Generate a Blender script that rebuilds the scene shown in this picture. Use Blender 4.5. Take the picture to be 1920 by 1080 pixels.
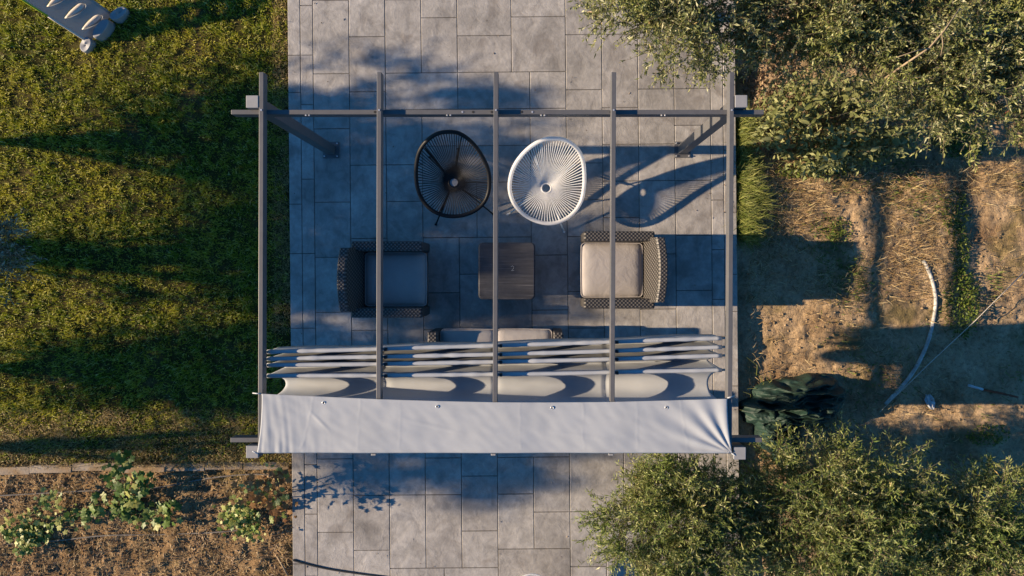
import bpy, bmesh, math, random
import numpy as np
from mathutils import Vector, Matrix, noise

random.seed(7); RNG = np.random.default_rng(7)
for o in list(bpy.data.objects): bpy.data.objects.remove(o)
SC = bpy.context.scene; COL = SC.collection
R = math.radians

# ------------------------------------------------------------------ camera, sky, sun, exposure
CAM_H = 7.7; F = 1280.0; NX, NY = 998.0, 513.0        # drone height, focal length in photo pixels, nadir pixel
cd = bpy.data.cameras.new('camera'); cam = bpy.data.objects.new('camera', cd); COL.objects.link(cam)
cam.location = (0, 0, CAM_H); cd.lens = 24.0; cd.sensor_width = 36.0
cd.shift_x = (960 - NX) / 1920; cd.shift_y = -(540 - NY) / 1920
cd.clip_start = 0.1; cd.clip_end = 600
SC.camera = cam
SUN_EL = 20.0; SUN_AZ = 180.0                          # the sun stands low over the -X side
W = bpy.data.worlds.new('World'); SC.world = W; W.use_nodes = True
wn = W.node_tree; sky = wn.nodes.new('ShaderNodeTexSky'); sky.sky_type = 'NISHITA'; sky.sun_disc = False
sky.sun_elevation = R(SUN_EL); sky.sun_rotation = R(-90); sky.air_density = 1.0; sky.dust_density = 0.3; sky.ozone_density = 5.0
tint = wn.nodes.new('ShaderNodeMix'); tint.data_type = 'RGBA'; tint.blend_type = 'MULTIPLY'; tint.inputs[0].default_value = 1.0
tint.inputs[7].default_value = (.40, .94, 1.20, 1)          # the photograph's deep blue sky light, even over the whole sky
wn.links.new(sky.outputs[0], tint.inputs[6]); wn.links.new(tint.outputs[2], wn.nodes['Background'].inputs[0]); wn.nodes['Background'].inputs[1].default_value = 0.06
sl = bpy.data.lights.new('sun', 'SUN'); sun = bpy.data.objects.new('sun', sl); COL.objects.link(sun)
sl.energy = 5.0; sl.angle = R(0.55); sl.color = (1.0, 0.78, 0.53)
sun.rotation_euler = (0, R(-(90 - SUN_EL)), 0); sun.location = (-20, 0, 8)
SC.view_settings.view_transform = 'Standard'; SC.view_settings.look = 'None'
SC.view_settings.exposure = 1.15; SC.view_settings.gamma = 1.0
SC.render.engine = 'CYCLES'

def P(px, py, z=0.0):                                  # photo pixel + height -> place
    s = (CAM_H - z) / F
    return Vector(((px - NX) * s, (NY - py) * s, z))
def SPX(z): return (CAM_H - z) / F                     # metres per photo pixel at height z

# ------------------------------------------------------------------ materials
class NT:
    def __init__(s, name):
        s.m = bpy.data.materials.new(name); s.m.use_nodes = True
        s.t = s.m.node_tree; s.b = s.t.nodes['Principled BSDF']; s.out = s.t.nodes['Material Output']
    def n(s, typ, **kw):
        nd = s.t.nodes.new(typ)
        for k, v in kw.items():
            if k.startswith('i_'): nd.inputs[k[2:]].default_value = v
            else: setattr(nd, k, v)
        return nd
    def l(s, a, b): s.t.links.new(a, b)
    def ramp(s, fac, stops):
        r = s.n('ShaderNodeValToRGB'); e = r.color_ramp.elements
        while len(e) > 1: e.remove(e[-1])
        e[0].position = stops[0][0]; e[0].color = (*stops[0][1], 1)
        for p, c in stops[1:]:
            q = e.new(p); q.color = (*c, 1)
        s.l(fac, r.inputs[0]); return r.outputs[0]
    def noise(s, scale, detail=4, rough=.55, vec=None, dist=0.0):
        nd = s.n('ShaderNodeTexNoise'); nd.inputs['Scale'].default_value = scale; nd.inputs['Detail'].default_value = detail
        nd.inputs['Roughness'].default_value = rough; nd.inputs['Distortion'].default_value = dist
        if vec is not None: s.l(vec, nd.inputs['Vector'])
        return nd.outputs['Fac']
    def pos(s): return s.n('ShaderNodeNewGeometry').outputs['Position']
    def obj(s): return s.n('ShaderNodeTexCoord').outputs['Object']
    def mapv(s, vec, scale=(1, 1, 1), rot=(0, 0, 0)):
        m = s.n('ShaderNodeMapping'); m.inputs['Scale'].default_value = scale; m.inputs['Rotation'].default_value = rot
        s.l(vec, m.inputs['Vector']); return m.outputs[0]
    def mix(s, fac, a, b, blend='MIX'):
        m = s.n('ShaderNodeMix', data_type='RGBA', blend_type=blend)
        for sock, v in ((m.inputs[0], fac), (m.inputs[6], a), (m.inputs[7], b)):
            if hasattr(v, 'is_linked'): s.l(v, sock)
            elif isinstance(v, tuple): sock.default_value = (*v, 1)
            else: sock.default_value = v
        return m.outputs[2]
    def math(s, op, a, b=None):
        m = s.n('ShaderNodeMath', operation=op)
        for i, v in enumerate((a, b)):
            if v is None: continue
            if hasattr(v, 'is_linked'): s.l(v, m.inputs[i])
            else: m.inputs[i].default_value = v
        return m.outputs[0]
    def bump(s, h, strength=.5, dist=.01, prev=None):
        b = s.n('ShaderNodeBump'); b.inputs['Strength'].default_value = strength; b.inputs['Distance'].default_value = dist
        s.l(h, b.inputs['Height'])
        if prev is not None: s.l(prev, b.inputs['Normal'])
        return b.outputs[0]
    def fin(s, col=None, rough=.8, nrm=None, spec=.5, metal=0.0):
        if col is not None:
            if isinstance(col, tuple): s.b.inputs['Base Color'].default_value = (*col, 1)
            else: s.l(col, s.b.inputs['Base Color'])
        if hasattr(rough, 'is_linked'): s.l(rough, s.b.inputs['Roughness'])
        else: s.b.inputs['Roughness'].default_value = rough
        s.b.inputs['Specular IOR Level'].default_value = spec; s.b.inputs['Metallic'].default_value = metal
        if nrm is not None: s.l(nrm, s.b.inputs['Normal'])
        return s.m

M = {}
def mk_concrete():
    t = NT('stamped_concrete'); p = t.pos()
    big = t.noise(1.6, 5, .6, p); fine = t.noise(14, 6, .65, p, .6); streak = t.noise(5.5, 8, .68, t.mapv(p, (1, .75, 1), (0, 0, .5)), .5)
    rnd = t.n('ShaderNodeObjectInfo').outputs['Random']
    c = t.ramp(big, [(.3, (.235, .222, .208)), (.5, (.33, .313, .295)), (.75, (.425, .405, .385))])
    c = t.mix(.55, c, t.ramp(streak, [(.30, (.42, .41, .40)), (.5, (1, 1, 1)), (.70, (1.38, 1.37, 1.35))]), 'MULTIPLY')
    c = t.mix(.45, c, t.ramp(fine, [(.35, (.7, .7, .7)), (.62, (1.15, 1.15, 1.15))]), 'MULTIPLY')
    c = t.mix(.8, c, t.ramp(rnd, [(0, (.86, .85, .85)), (1, (1.08, 1.08, 1.08))]), 'MULTIPLY')
    stain = t.noise(3.2, 3, .5, p, .8); c = t.mix(t.ramp(stain, [(.55, (0, 0, 0)), (.72, (.6, .6, .6))]), c, (.16, .14, .125))
    nb = t.bump(streak, .5, .016); nb = t.bump(fine, .35, .006, nb); nb = t.bump(t.noise(90, 4, .7, p), .25, .002, nb)
    return t.fin(c, t.ramp(fine, [(.3, (.5, .5, .5)), (.7, (.75, .75, .75))]), nb, .35)
M['concrete'] = mk_concrete()
def mk_joint():
    t = NT('joint_mortar'); p = t.pos()
    return t.fin(t.ramp(t.noise(20, 4, .6, p), [(.3, (.06, .054, .05)), (.7, (.15, .135, .12))]), .9)
M['joint'] = mk_joint()
def mk_kerb():
    t = NT('kerb_concrete'); p = t.pos()
    c = t.ramp(t.noise(6, 6, .65, p), [(.3, (.20, .16, .12)), (.5, (.34, .29, .235)), (.7, (.42, .37, .31))])
    c = t.mix(t.ramp(t.noise(3, 4, .6, p), [(.42, (0, 0, 0)), (.58, (1, 1, 1))]), c, (.25, .17, .095))
    return t.fin(c, .9, t.bump(t.noise(40, 5, .7, p), .6, .006))
M['kerb'] = mk_kerb()
def mk_soil(name, c0, c1, c2, green=None, gs=1.2, gthr=.55):
    t = NT(name); p = t.pos()
    a = t.noise(2.2, 6, .65, p); f = t.noise(26, 6, .7, p); g = t.noise(120, 4, .7, p)
    c = t.ramp(a, [(.3, c0), (.5, c1), (.7, c2)])
    c = t.mix(.7, c, t.ramp(f, [(.33, (.45, .42, .4)), (.5, (1, 1, 1)), (.68, (1.25, 1.22, 1.18))]), 'MULTIPLY')
    c = t.mix(.5, c, t.ramp(g, [(.35, (.6, .58, .56)), (.62, (1.15, 1.15, 1.15))]), 'MULTIPLY')
    if green: c = t.mix(t.ramp(t.noise(gs, 5, .65, p), [(gthr, (0, 0, 0)), (gthr + .12, (.8, .8, .8))]), c, green)
    nb = t.bump(f, .8, .03); nb = t.bump(g, .6, .008, nb)
    return t.fin(c, .95, nb, .1)
M['soil'] = mk_soil('garden_soil', (.22, .14, .078), (.40, .285, .17), (.52, .385, .245), (.14, .115, .05), 1.5, .54)
M['bed'] = mk_soil('planting_bed_soil', (.15, .095, .05), (.27, .175, .09), (.38, .26, .14), (.11, .095, .035), 2.0, .55)
M['turf'] = mk_soil('turf_soil', (.035, .035, .010), (.065, .058, .016), (.13, .095, .04))
M['ground'] = mk_soil('far_ground', (.12, .09, .05), (.19, .14, .08), (.26, .19, .11), (.07, .08, .025), .8, .5)

def mk_leaf(name, stops, patch=None, trans=.35, rough=.55, spec=.35, pscale=2.0, pl=(.42, .62)):
    t = NT(name); g = t.n('ShaderNodeNewGeometry')
    c = t.ramp(g.outputs['Random Per Island'], stops)
    if patch: c = t.mix(t.ramp(t.noise(pscale, 4, .6, g.outputs['Position']), [(pl[0], (0, 0, 0)), (pl[1], (1, 1, 1))]), c, t.ramp(g.outputs['Random Per Island'], patch))
    t.fin(c, rough, None, spec)
    tr = t.n('ShaderNodeBsdfTranslucent'); t.l(t.mix(.5, c, (.35, .42, .03), 'MIX') if False else c, tr.inputs[0])
    ms = t.n('ShaderNodeMixShader'); ms.inputs[0].default_value = trans
    t.l(t.b.outputs[0], ms.inputs[1]); t.l(tr.outputs[0], ms.inputs[2]); t.l(ms.outputs[0], t.out.inputs[0])
    return t.m
M['grass'] = mk_leaf('lawn_grass', [(0, (.08, .115, .008)), (.45, (.22, .275, .012)), (.8, (.38, .39, .025)), (1, (.66, .62, .28))],
                     [(0, (.22, .23, .010)), (.5, (.44, .41, .02)), (1, (.62, .56, .14))], .34, .5, .3, 1.7)
M['edge_grass'] = mk_leaf('dry_lawn_edge', [(0, (.16, .11, .03)), (.5, (.32, .22, .075)), (1, (.52, .40, .17))], None, .25)
M['tall_grass'] = mk_leaf('tall_grass', [(0, (.09, .13, .02)), (.5, (.19, .22, .045)), (1, (.36, .36, .12))], None, .35)
M['straw'] = mk_leaf('straw', [(0, (.15, .09, .035)), (.5, (.36, .24, .10)), (1, (.68, .54, .30))], None, .15, .7)
M['litter'] = mk_leaf('leaf_litter', [(0, (.09, .055, .032)), (.5, (.24, .16, .095)), (1, (.42, .31, .20))], None, .1, .8)
M['olive'] = mk_leaf('olive_leaf', [(0, (.07, .09, .025)), (.4, (.17, .19, .065)), (.75, (.29, .30, .13)), (.96, (.50, .49, .30)), (1, (.36, .22, .10))],
                     [(0, (.09, .12, .025)), (.5, (.23, .26, .065)), (1, (.42, .42, .15))], .3, .45, .5, 2.5)
M['willow'] = mk_leaf('willow_leaf', [(0, (.06, .085, .02)), (.35, (.19, .225, .055)), (.8, (.36, .38, .14)), (.97, (.55, .53, .30)), (1, (.40, .25, .10))],
                      [(0, (.06, .10, .02)), (.6, (.17, .235, .05)), (1, (.34, .38, .12))], .36, .5, .4, 2.2)
M['shrub'] = mk_leaf('shrub_leaf', [(0, (.12, .14, .04)), (.5, (.21, .23, .085)), (1, (.33, .33, .15))], None, .25, .6)
M['silver'] = mk_leaf('silver_leaf', [(0, (.09, .11, .06)), (.5, (.2, .22, .14)), (1, (.42, .44, .34))], None, .2)
M['weed'] = mk_leaf('weed_leaf', [(0, (.05, .09, .012)), (.5, (.11, .16, .025)), (1, (.22, .25, .05))], None, .3)
def mk_vleaf(name, a, b):
    t = NT(name); r = t.n('ShaderNodeObjectInfo').outputs['Random']
    c = t.mix(r, a, b); c = t.mix(.4, c, t.ramp(t.noise(30, 3, .5, t.obj()), [(.35, (.7, .7, .7)), (.65, (1.2, 1.2, 1.2))]), 'MULTIPLY')
    t.fin(c, .5, None, .4)
    tr = t.n('ShaderNodeBsdfTranslucent'); t.l(c, tr.inputs[0]); ms = t.n('ShaderNodeMixShader'); ms.inputs[0].default_value = .3
    t.l(t.b.outputs[0], ms.inputs[1]); t.l(tr.outputs[0], ms.inputs[2]); t.l(ms.outputs[0], t.out.inputs[0]); return t.m
M['vine_dark'] = mk_vleaf('vine_leaf_dark', (.06, .12, .015), (.15, .23, .035))
M['vine_light'] = mk_vleaf('vine_leaf_light', (.18, .23, .035), (.42, .42, .12))
M['vine_red'] = mk_vleaf('vine_leaf_red', (.22, .10, .03), (.36, .19, .06))
M['shrub_leaf'] = mk_vleaf('shrub_large_leaf', (.15, .17, .05), (.33, .34, .15))
def mk_bark():
    t = NT('bark'); p = t.obj(); n = t.noise(8, 6, .7, t.mapv(p, (6, 6, 1)))
    return t.fin(t.ramp(n, [(.3, (.09, .065, .045)), (.7, (.25, .20, .15))]), .9, t.bump(n, .7, .02))
M['bark'] = mk_bark()
def plain(name, c, rough=.5, metal=0.0, spec=.5, var=.25, sc=14, bmp=.15):
    t = NT(name); p = t.obj(); n = t.noise(sc, 5, .65, p)
    c2 = t.mix(1.0, c, t.ramp(n, [(.3, (1 - var,) * 3), (.7, (1 + var * .6,) * 3)]), 'MULTIPLY')
    return t.fin(c2, rough, t.bump(t.noise(sc * 6, 3, .6, p), bmp, .002), spec, metal)
M['steel'] = plain('grey_powder_coat', (.105, .105, .11), .45, 0, .5, .12)
M['cap'] = plain('grey_plastic_cap', (.27, .27, .275), .6, 0, .4, .1)
M['bolt'] = plain('zinc_bolt', (.75, .75, .76), .3, .6, .5, .05)
M['dark_hole'] = plain('dark_hole', (.015, .015, .016), .8)
M['cord_black'] = plain('black_cord', (.009, .009, .010), .5, 0, .25, .2)
M['cord_white'] = plain('white_cord', (.84, .84, .84), .42, 0, .5, .06)
def soften(m, col, f):                                   # slightly translucent plastic
    t = m.node_tree; tr = t.nodes.new('ShaderNodeBsdfTranslucent'); tr.inputs[0].default_value = (*col, 1); ms = t.nodes.new('ShaderNodeMixShader'); ms.inputs[0].default_value = f
    t.links.new(t.nodes['Principled BSDF'].outputs[0], ms.inputs[1]); t.links.new(tr.outputs[0], ms.inputs[2]); t.links.new(ms.outputs[0], t.nodes['Material Output'].inputs[0])
soften(M['cord_white'], (.88, .88, .88), .5)
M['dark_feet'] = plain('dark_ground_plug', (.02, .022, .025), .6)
def mk_cloth():
    t = NT('canopy_cloth'); p = t.pos(); n = t.noise(2.5, 5, .6, p)
    c = t.ramp(n, [(.3, (.395, .415, .44)), (.62, (.445, .465, .49)), (.75, (.455, .47, .485))])
    t.fin(c, .85, t.bump(t.noise(700, 2, .5, p), .1, .001), .2)
    tr = t.n('ShaderNodeBsdfTranslucent'); tr.inputs[0].default_value = (.5, .49, .47, 1); ms = t.n('ShaderNodeMixShader'); ms.inputs[0].default_value = .12
    t.l(t.b.outputs[0], ms.inputs[1]); t.l(tr.outputs[0], ms.inputs[2]); t.l(ms.outputs[0], t.out.inputs[0]); return t.m
M['cloth'] = mk_cloth()
def mk_wicker():
    t = NT('wicker'); p = t.obj()
    # over-and-under weave: a checker of strand crossings with rounded relief
    s = 1 / .020
    sep = t.n('ShaderNodeSeparateXYZ'); t.l(t.mapv(p, (s, s, s), (.0, 0, 0)), sep.inputs[0])
    k = t.math('MULTIPLY', t.math('SINE', t.math('MULTIPLY', t.math('ADD', sep.outputs[0], sep.outputs[2]), math.pi)),
               t.math('SINE', t.math('MULTIPLY', t.math('ADD', sep.outputs[1], t.math('MULTIPLY', sep.outputs[2], .08)), math.pi)))
    h = t.math('ADD', t.math('MULTIPLY', k, .5), .5)
    c = t.ramp(h, [(.2, (.012, .011, .011)), (.5, (.030, .028, .027)), (.82, (.135, .122, .11))])
    return t.fin(c, .5, t.bump(h, .7, .006), .5)
M['wicker'] = mk_wicker()
def mk_cushion():
    t = NT('cushion_fabric'); p = t.obj(); n = t.noise(5, 4, .6, p)
    c = t.ramp(n, [(.3, (.295, .272, .262)), (.7, (.345, .32, .305))])
    nb = t.bump(t.noise(7, 4, .55, p, .8), .35, .02); nb = t.bump(t.noise(500, 2, .5, p), .15, .001, nb)
    return t.fin(c, .9, nb, .2)
M['cushion'] = mk_cushion()
def mk_tabletop():
    t = NT('table_top_boards'); p = t.obj()
    n = t.noise(7, 6, .65, t.mapv(p, (.35, 9, 1))); m = t.noise(4, 4, .6, p)
    c = t.ramp(n, [(.3, (.022, .022, .026)), (.6, (.05, .05, .057)), (.76, (.16, .158, .165))])
    c = t.mix(t.ramp(m, [(.45, (0, 0, 0)), (.8, (.35, .35, .35))]), c, (.13, .125, .125))
    return t.fin(c, .55, t.bump(n, .3, .004), .35)
M['tabletop'] = mk_tabletop()
M['mark'] = plain('pale_mark', (.4, .4, .4), .6)
def mk_net():
    t = NT('shade_net'); p = t.pos(); n = t.noise(7, 5, .65, p); f = t.noise(150, 3, .7, p)
    c = t.ramp(n, [(.3, (.008, .02, .016)), (.6, (.016, .042, .032)), (.8, (.05, .10, .075))])
    c = t.mix(.6, c, t.ramp(f, [(.35, (.4, .4, .4)), (.65, (1.5, 1.5, 1.5))]), 'MULTIPLY')
    return t.fin(c, .6, t.bump(f, .6, .004), .4)
M['net'] = mk_net()
M['hose'] = plain('pale_hose', (.42, .42, .40), .6, 0, .4, .45, 9)
M['drip'] = plain('dusty_drip_pipe', (.20, .175, .15), .8, 0, .3, .4, 9)
M['string'] = plain('pale_string', (.5, .46, .40), .8)
M['red_stick'] = plain('red_brown_wood', (.22, .07, .035), .8, 0, .3, .35)
M['white_plastic'] = plain('white_plastic', (.5, .52, .54), .5)
M['slide_panel'] = plain('grey_plastic_panel', (.37, .38, .39), .5, 0, .4, .08, 5)
soften(M['slide_panel'], (.55, .52, .46), .3)
M['slide_lime'] = plain('lime_plastic', (.42, .48, .03), .45, 0, .4, .08, 5)
M['slide_foot'] = plain('grey_plastic_foot', (.30, .30, .31), .55, 0, .4, .1, 5)
M['slide_rung'] = plain('cream_plastic', (.62, .55, .48), .5, 0, .4, .06, 5)
M['dead_wood'] = plain('dead_wood', (.30, .23, .15), .9, 0, .2, .4)

# ------------------------------------------------------------------ object helpers
def tag(o, label=None, cat=None, group=None, kind=None):
    if label: o['label'] = label
    if cat: o['category'] = cat
    if group: o['group'] = group
    if kind: o['kind'] = kind
    return o
def link(name, data, parent=None):
    o = bpy.data.objects.new(name, data); COL.objects.link(o)
    if parent is not None: o.parent = parent
    return o
def thing(name, label, cat, loc=(0, 0, 0), rz=0, group=None):
    o = link(name, None); o.location = loc; o.rotation_euler = (0, 0, rz); o.empty_display_size = .2
    return tag(o, label, cat, group)
class MB:
    def __init__(s): s.v = []; s.f = []
    def add(s, v, f):
        b = len(s.v); s.v += [tuple(q) for q in v]; s.f += [tuple(i + b for i in q) for q in f]; return s
    def box(s, x0, x1, y0, y1, z0, z1):
        v = [(x, y, z) for x in (x0, x1) for y in (y0, y1) for z in (z0, z1)]
        return s.add(v, [(0, 1, 3, 2), (4, 6, 7, 5), (0, 4, 5, 1), (2, 3, 7, 6), (0, 2, 6, 4), (1, 5, 7, 3)])
    def tube(s, pts, r, n=8, closed=False, caps=True, flat=1.0):
        pts = [Vector(p) for p in pts]; m = len(pts); rs = r if hasattr(r, '__len__') else [r] * m
        v = []; up = None
        for i, p in enumerate(pts):
            a = pts[(i - 1) % m] if (closed or i > 0) else p; b = pts[(i + 1) % m] if (closed or i < m - 1) else p
            d = (b - a).normalized()
            if up is None:
                up = Vector((0, 0, 1)) if abs(d.z) < .9 else Vector((1, 0, 0))
            sx = d.cross(up).normalized(); up2 = sx.cross(d).normalized(); up = up2
            for k in range(n):
                t = 2 * math.pi * k / n; v.append(p + sx * (math.cos(t) * rs[i]) + up2 * (math.sin(t) * rs[i] * flat))
        f = []
        for i in range(m if closed else m - 1):
            j = (i + 1) % m
            for k in range(n): f.append((i * n + k, i * n + (k + 1) % n, j * n + (k + 1) % n, j * n + k))
        if caps and not closed: f.append(tuple(range(n - 1, -1, -1))); f.append(tuple((m - 1) * n + k for k in range(n)))
        return s.add(v, f)
    def grid(s, fn, nu, nv, wrap=False):
        v = [fn(i / (nu if wrap else nu - 1), j / (nv - 1)) for i in range(nu) for j in range(nv)]
        f = [(i * nv + j, ((i + 1) % nu) * nv + j, ((i + 1) % nu) * nv + j + 1, i * nv + j + 1) for i in range(nu if wrap else nu - 1) for j in range(nv - 1)]
        return s.add(v, f)
    def mesh(s, name, mat, smooth=False, bevel=0.0, seg=2, recalc=True):
        me = bpy.data.meshes.new(name); me.from_pydata(s.v, [], s.f)
        bm = bmesh.new(); bm.from_mesh(me)
        if recalc: bmesh.ops.recalc_face_normals(bm, faces=bm.faces)
        if bevel: bmesh.ops.bevel(bm, geom=list(bm.edges), offset=bevel, segments=seg, profile=.5, affect='EDGES', clamp_overlap=True)
        bm.to_mesh(me); bm.free()
        me.materials.append(M[mat])
        if smooth: me.polygons.foreach_set('use_smooth', [True] * len(me.polygons))
        me.update(); return me
    def build(s, name, mat, parent=None, smooth=False, bevel=0.0, seg=2, recalc=True):
        return link(name, s.mesh(name, mat, smooth, bevel, seg, recalc), parent)
def np_mesh(name, V, Q, mat, parent=None, smooth=False):
    V = np.asarray(V, np.float32); Q = np.asarray(Q, np.int32)
    me = bpy.data.meshes.new(name); me.vertices.add(len(V)); me.vertices.foreach_set('co', V.ravel())
    k = Q.shape[1]; me.loops.add(Q.size); me.loops.foreach_set('vertex_index', Q.ravel())
    me.polygons.add(len(Q)); me.polygons.foreach_set('loop_start', np.arange(0, Q.size, k, dtype=np.int32))
    me.update(calc_edges=True); me.materials.append(M[mat])
    if smooth: me.polygons.foreach_set('use_smooth', np.ones(len(Q), bool))
    me.validate(); return link(name, me, parent)
def unit(a): return a / np.maximum(np.linalg.norm(a, axis=-1, keepdims=True), 1e-9)
def leaf_quads(p, d, L, w, droop=.15):
    """four-cornered leaves with a folded midrib: base, side, tip, side"""
    n = len(p); d = unit(d); r = unit(RNG.normal(size=(n, 3))); s = unit(np.cross(d, r)); nn = np.cross(s, d)
    L = np.broadcast_to(L, n)[:, None]; w = np.broadcast_to(w, n)[:, None]
    mid = p + d * L * .45
    V = np.stack([p, mid + s * w * .5 + nn * w * .15, p + d * L + np.array([0, 0, -1.0]) * L * droop, mid - s * w * .5 + nn * w * .15], 1).reshape(-1, 3)
    return V, np.arange(4 * n).reshape(-1, 4)
def blades(xy, z, L, w, lean, heading=None):
    """grass blades: a tapering bent strip of two quads"""
    n = len(xy); a = RNG.uniform(0, 2 * np.pi, n) if heading is None else heading
    hd = np.stack([np.cos(a), np.sin(a), 0 * a], 1); sd = np.stack([-np.sin(a), np.cos(a), 0 * a], 1)
    L = np.broadcast_to(L, n)[:, None]; w = np.broadcast_to(w, n)[:, None]; lean = np.broadcast_to(lean, n)[:, None]
    b = np.concatenate([xy, np.broadcast_to(z, n)[:, None]], 1); up = np.array([0, 0, 1.0])
    m = b + L * .55 * (hd * np.sin(lean * .6) + up * np.cos(lean * .6)); t = m + L * .45 * (hd * np.sin(lean * 1.3) + up * np.cos(lean * 1.3))
    V = np.stack([b - sd * w / 2, b + sd * w / 2, m - sd * w * .42, m + sd * w * .42, t - sd * w * .1, t + sd * w * .1], 1).reshape(-1, 3)
    i = np.arange(n)[:, None] * 6
    Q = np.concatenate([i + np.array([[0, 1, 3, 2]]), i + np.array([[2, 3, 5, 4]])], 0)
    return V, Q
def nz(x, y, s, o=0.0, oct=4): return noise.fractal(Vector((x * s + o, y * s - o, o)), 1.0, 2.0, oct)

# ------------------------------------------------------------------ the setting
TILT = R(.55)                                            # patio and beds stand a touch askew in the picture
PX0, PX1 = -2.735, 2.315                                 # patio sides
def sheet(name, x0, x1, y0, y1, zf, res, mat):
    nx = int((x1 - x0) / res) + 1; ny = int((y1 - y0) / res) + 1
    xs = np.linspace(x0, x1, nx); ys = np.linspace(y0, y1, ny)
    V = np.array([(x, y, zf(x, y)) for x in xs for y in ys]); i = np.arange(nx * ny).reshape(nx, ny)
    Q = np.stack([i[:-1, :-1].ravel(), i[1:, :-1].ravel(), i[1:, 1:].ravel(), i[:-1, 1:].ravel()], 1)
    return tag(np_mesh(name, V, Q, mat, None, True), kind='structure')
g = MB(); g.grid(lambda u, v: ((u - .5) * 360, (v - .5) * 360, -.34), 9, 9); tag(g.build('ground', 'ground'), kind='structure')
def soil_z(x, y): return -.115 + .035 * nz(x, y, 1.3, 3.1) + .018 * nz(x, y, 5, 1.7) + .017 * nz(x, y, 15, 8.0, 4)
def lawn_z(x, y): return -.045 + .014 * nz(x, y, 1.6, 5.0)
def bed_z(x, y): return -.085 + .03 * nz(x, y, 1.8, 7.0) + .028 * nz(x, y, 7, 2.2) + .014 * nz(x, y, 22, 4.0, 3)
def px0(y): return PX0 - .0096 * y                       # patio edge at world Y
def px1(y): return PX1 - .0096 * y
KY = -2.165                                              # lawn meets the bed along the kerb
def sheared(name, fx0, fx1, y0, y1, zf, res, mat):       # sheet whose X sides follow a slanting patio edge
    ny = int((y1 - y0) / res) + 1; nx = int((fx1(0) - fx0(0)) / res) + 1
    V = []
    for i in range(nx):
        for j in range(ny):
            y = y0 + (y1 - y0) * j / (ny - 1); x = fx0(y) + (fx1(y) - fx0(y)) * i / (nx - 1); V.append((x, y, zf(x, y)))
    i = np.arange(nx * ny).reshape(nx, ny)
    Q = np.stack([i[:-1, :-1].ravel(), i[1:, :-1].ravel(), i[1:, 1:].ravel(), i[:-1, 1:].ravel()], 1)
    return tag(np_mesh(name, np.array(V), Q, mat, None, True), kind='structure')
sheared('soil', px1, lambda y: 6.9, -4.6, 4.6, soil_z, .028, 'soil')
sheared('lawn', lambda y: -10.5, lambda y: px0(y) - .002, KY + .03, 5.0, lawn_z, .06, 'turf')
sheared('planting_bed', lambda y: -7.5, lambda y: px0(y) - .002, -4.6, KY - .06, bed_z, .035, 'bed')

# patio: a joint bed and every stamped slab on it
pb = MB(); pb.box(PX0 + .004, PX1 - .004, -5.2, 5.2, -.30, -.011)
patio = tag(pb.build('patio', 'joint'), kind='structure'); patio.rotation_euler.z = TILT
GAP = .0065; SM = {}
def slab_mesh(w, h):
    k = (round(w, 3), round(h, 3))
    if k not in SM:
        b = MB(); x, y = w / 2 - GAP / 2, h / 2 - GAP / 2; c = .004
        lo = [(-x, -y, -.02), (x, -y, -.02), (x, y, -.02), (-x, y, -.02)]; mi = [(p[0], p[1], -.004) for p in lo]
        hi = [(p[0] - math.copysign(c, p[0]), p[1] - math.copysign(c, p[1]), 0) for p in lo]
        b.add(lo + mi + hi, [(8, 9, 10, 11)] + [(a + o, (a + 1) % 4 + o, (a + 1) % 4 + o + 4, a + o + 4) for o in (0, 4) for a in range(4)])
        SM[k] = b.mesh('slab', 'concrete', recalc=False)
    return SM[k]
def slab(x, y, w, h):
    o = link('slab', slab_mesh(w, h), patio); o.location = (x, y, random.uniform(-.0022, 0))
BW = .143
for xb in (PX0 + BW / 2, PX0 + BW * 1.5, PX1 - BW / 2, PX1 - BW * 1.5):
    y = -3.95
    while y < 3.9:
        h = random.choice((.42, .56, .70, .84)); slab(xb, y + h / 2, BW, h); y += h
fx0, fx1 = PX0 + 2 * BW, PX1 - 2 * BW; NXC = 22; cw = (fx1 - fx0) / NXC; ch = .207; NYC = 38; fy0 = -NYC / 2 * ch
occ = np.zeros((NXC, NYC), bool); prs = random.Random(21)
for j in range(NYC):
    for i in range(NXC):
        if occ[i, j]: continue
        opts = [(2, 2), (2, 3), (2, 4), (3, 2), (3, 3), (2, 2), (3, 4), (4, 2), (2, 3), (2, 3)]; prs.shuffle(opts)
        for a, b in opts + [(2, 1), (1, 4), (1, 3), (1, 2), (1, 1)]:
            if i + a > NXC or j + b > NYC or occ[i:i + a, j:j + b].any(): continue
            rest = 0
            while i + a + rest < NXC and not occ[i + a + rest, j]: rest += 1
            if rest == 1 and a > 1: continue
            if j + b == NYC - 1: b += 1
            occ[i:i + a, j:j + b] = True
            slab(fx0 + (i + a / 2) * cw, fy0 + (j + b / 2) * ch, a * cw, b * ch); break

# kerb between lawn and bed
kerb = thing('edging_kerb', 'weathered concrete kerb edging between the lawn and the planting bed', 'kerb', (px0(KY) - .05, KY, -.05), R(.8) + math.pi)
xk = 0.0
for k in range(8):
    w = (.52, .43, .46, .55, .5, .48, .52, .5)[k]; b = MB(); b.box(xk + .002, xk + w - .002, -.035, .055, -.12, .002 + .005 * (k % 3))
    o = b.build('kerb_stone', 'kerb', kerb, False, .007); o.rotation_euler.z = R((.3, -.5, .2, .6, -.3, .1, .4, -.2)[k]); xk += w

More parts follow.
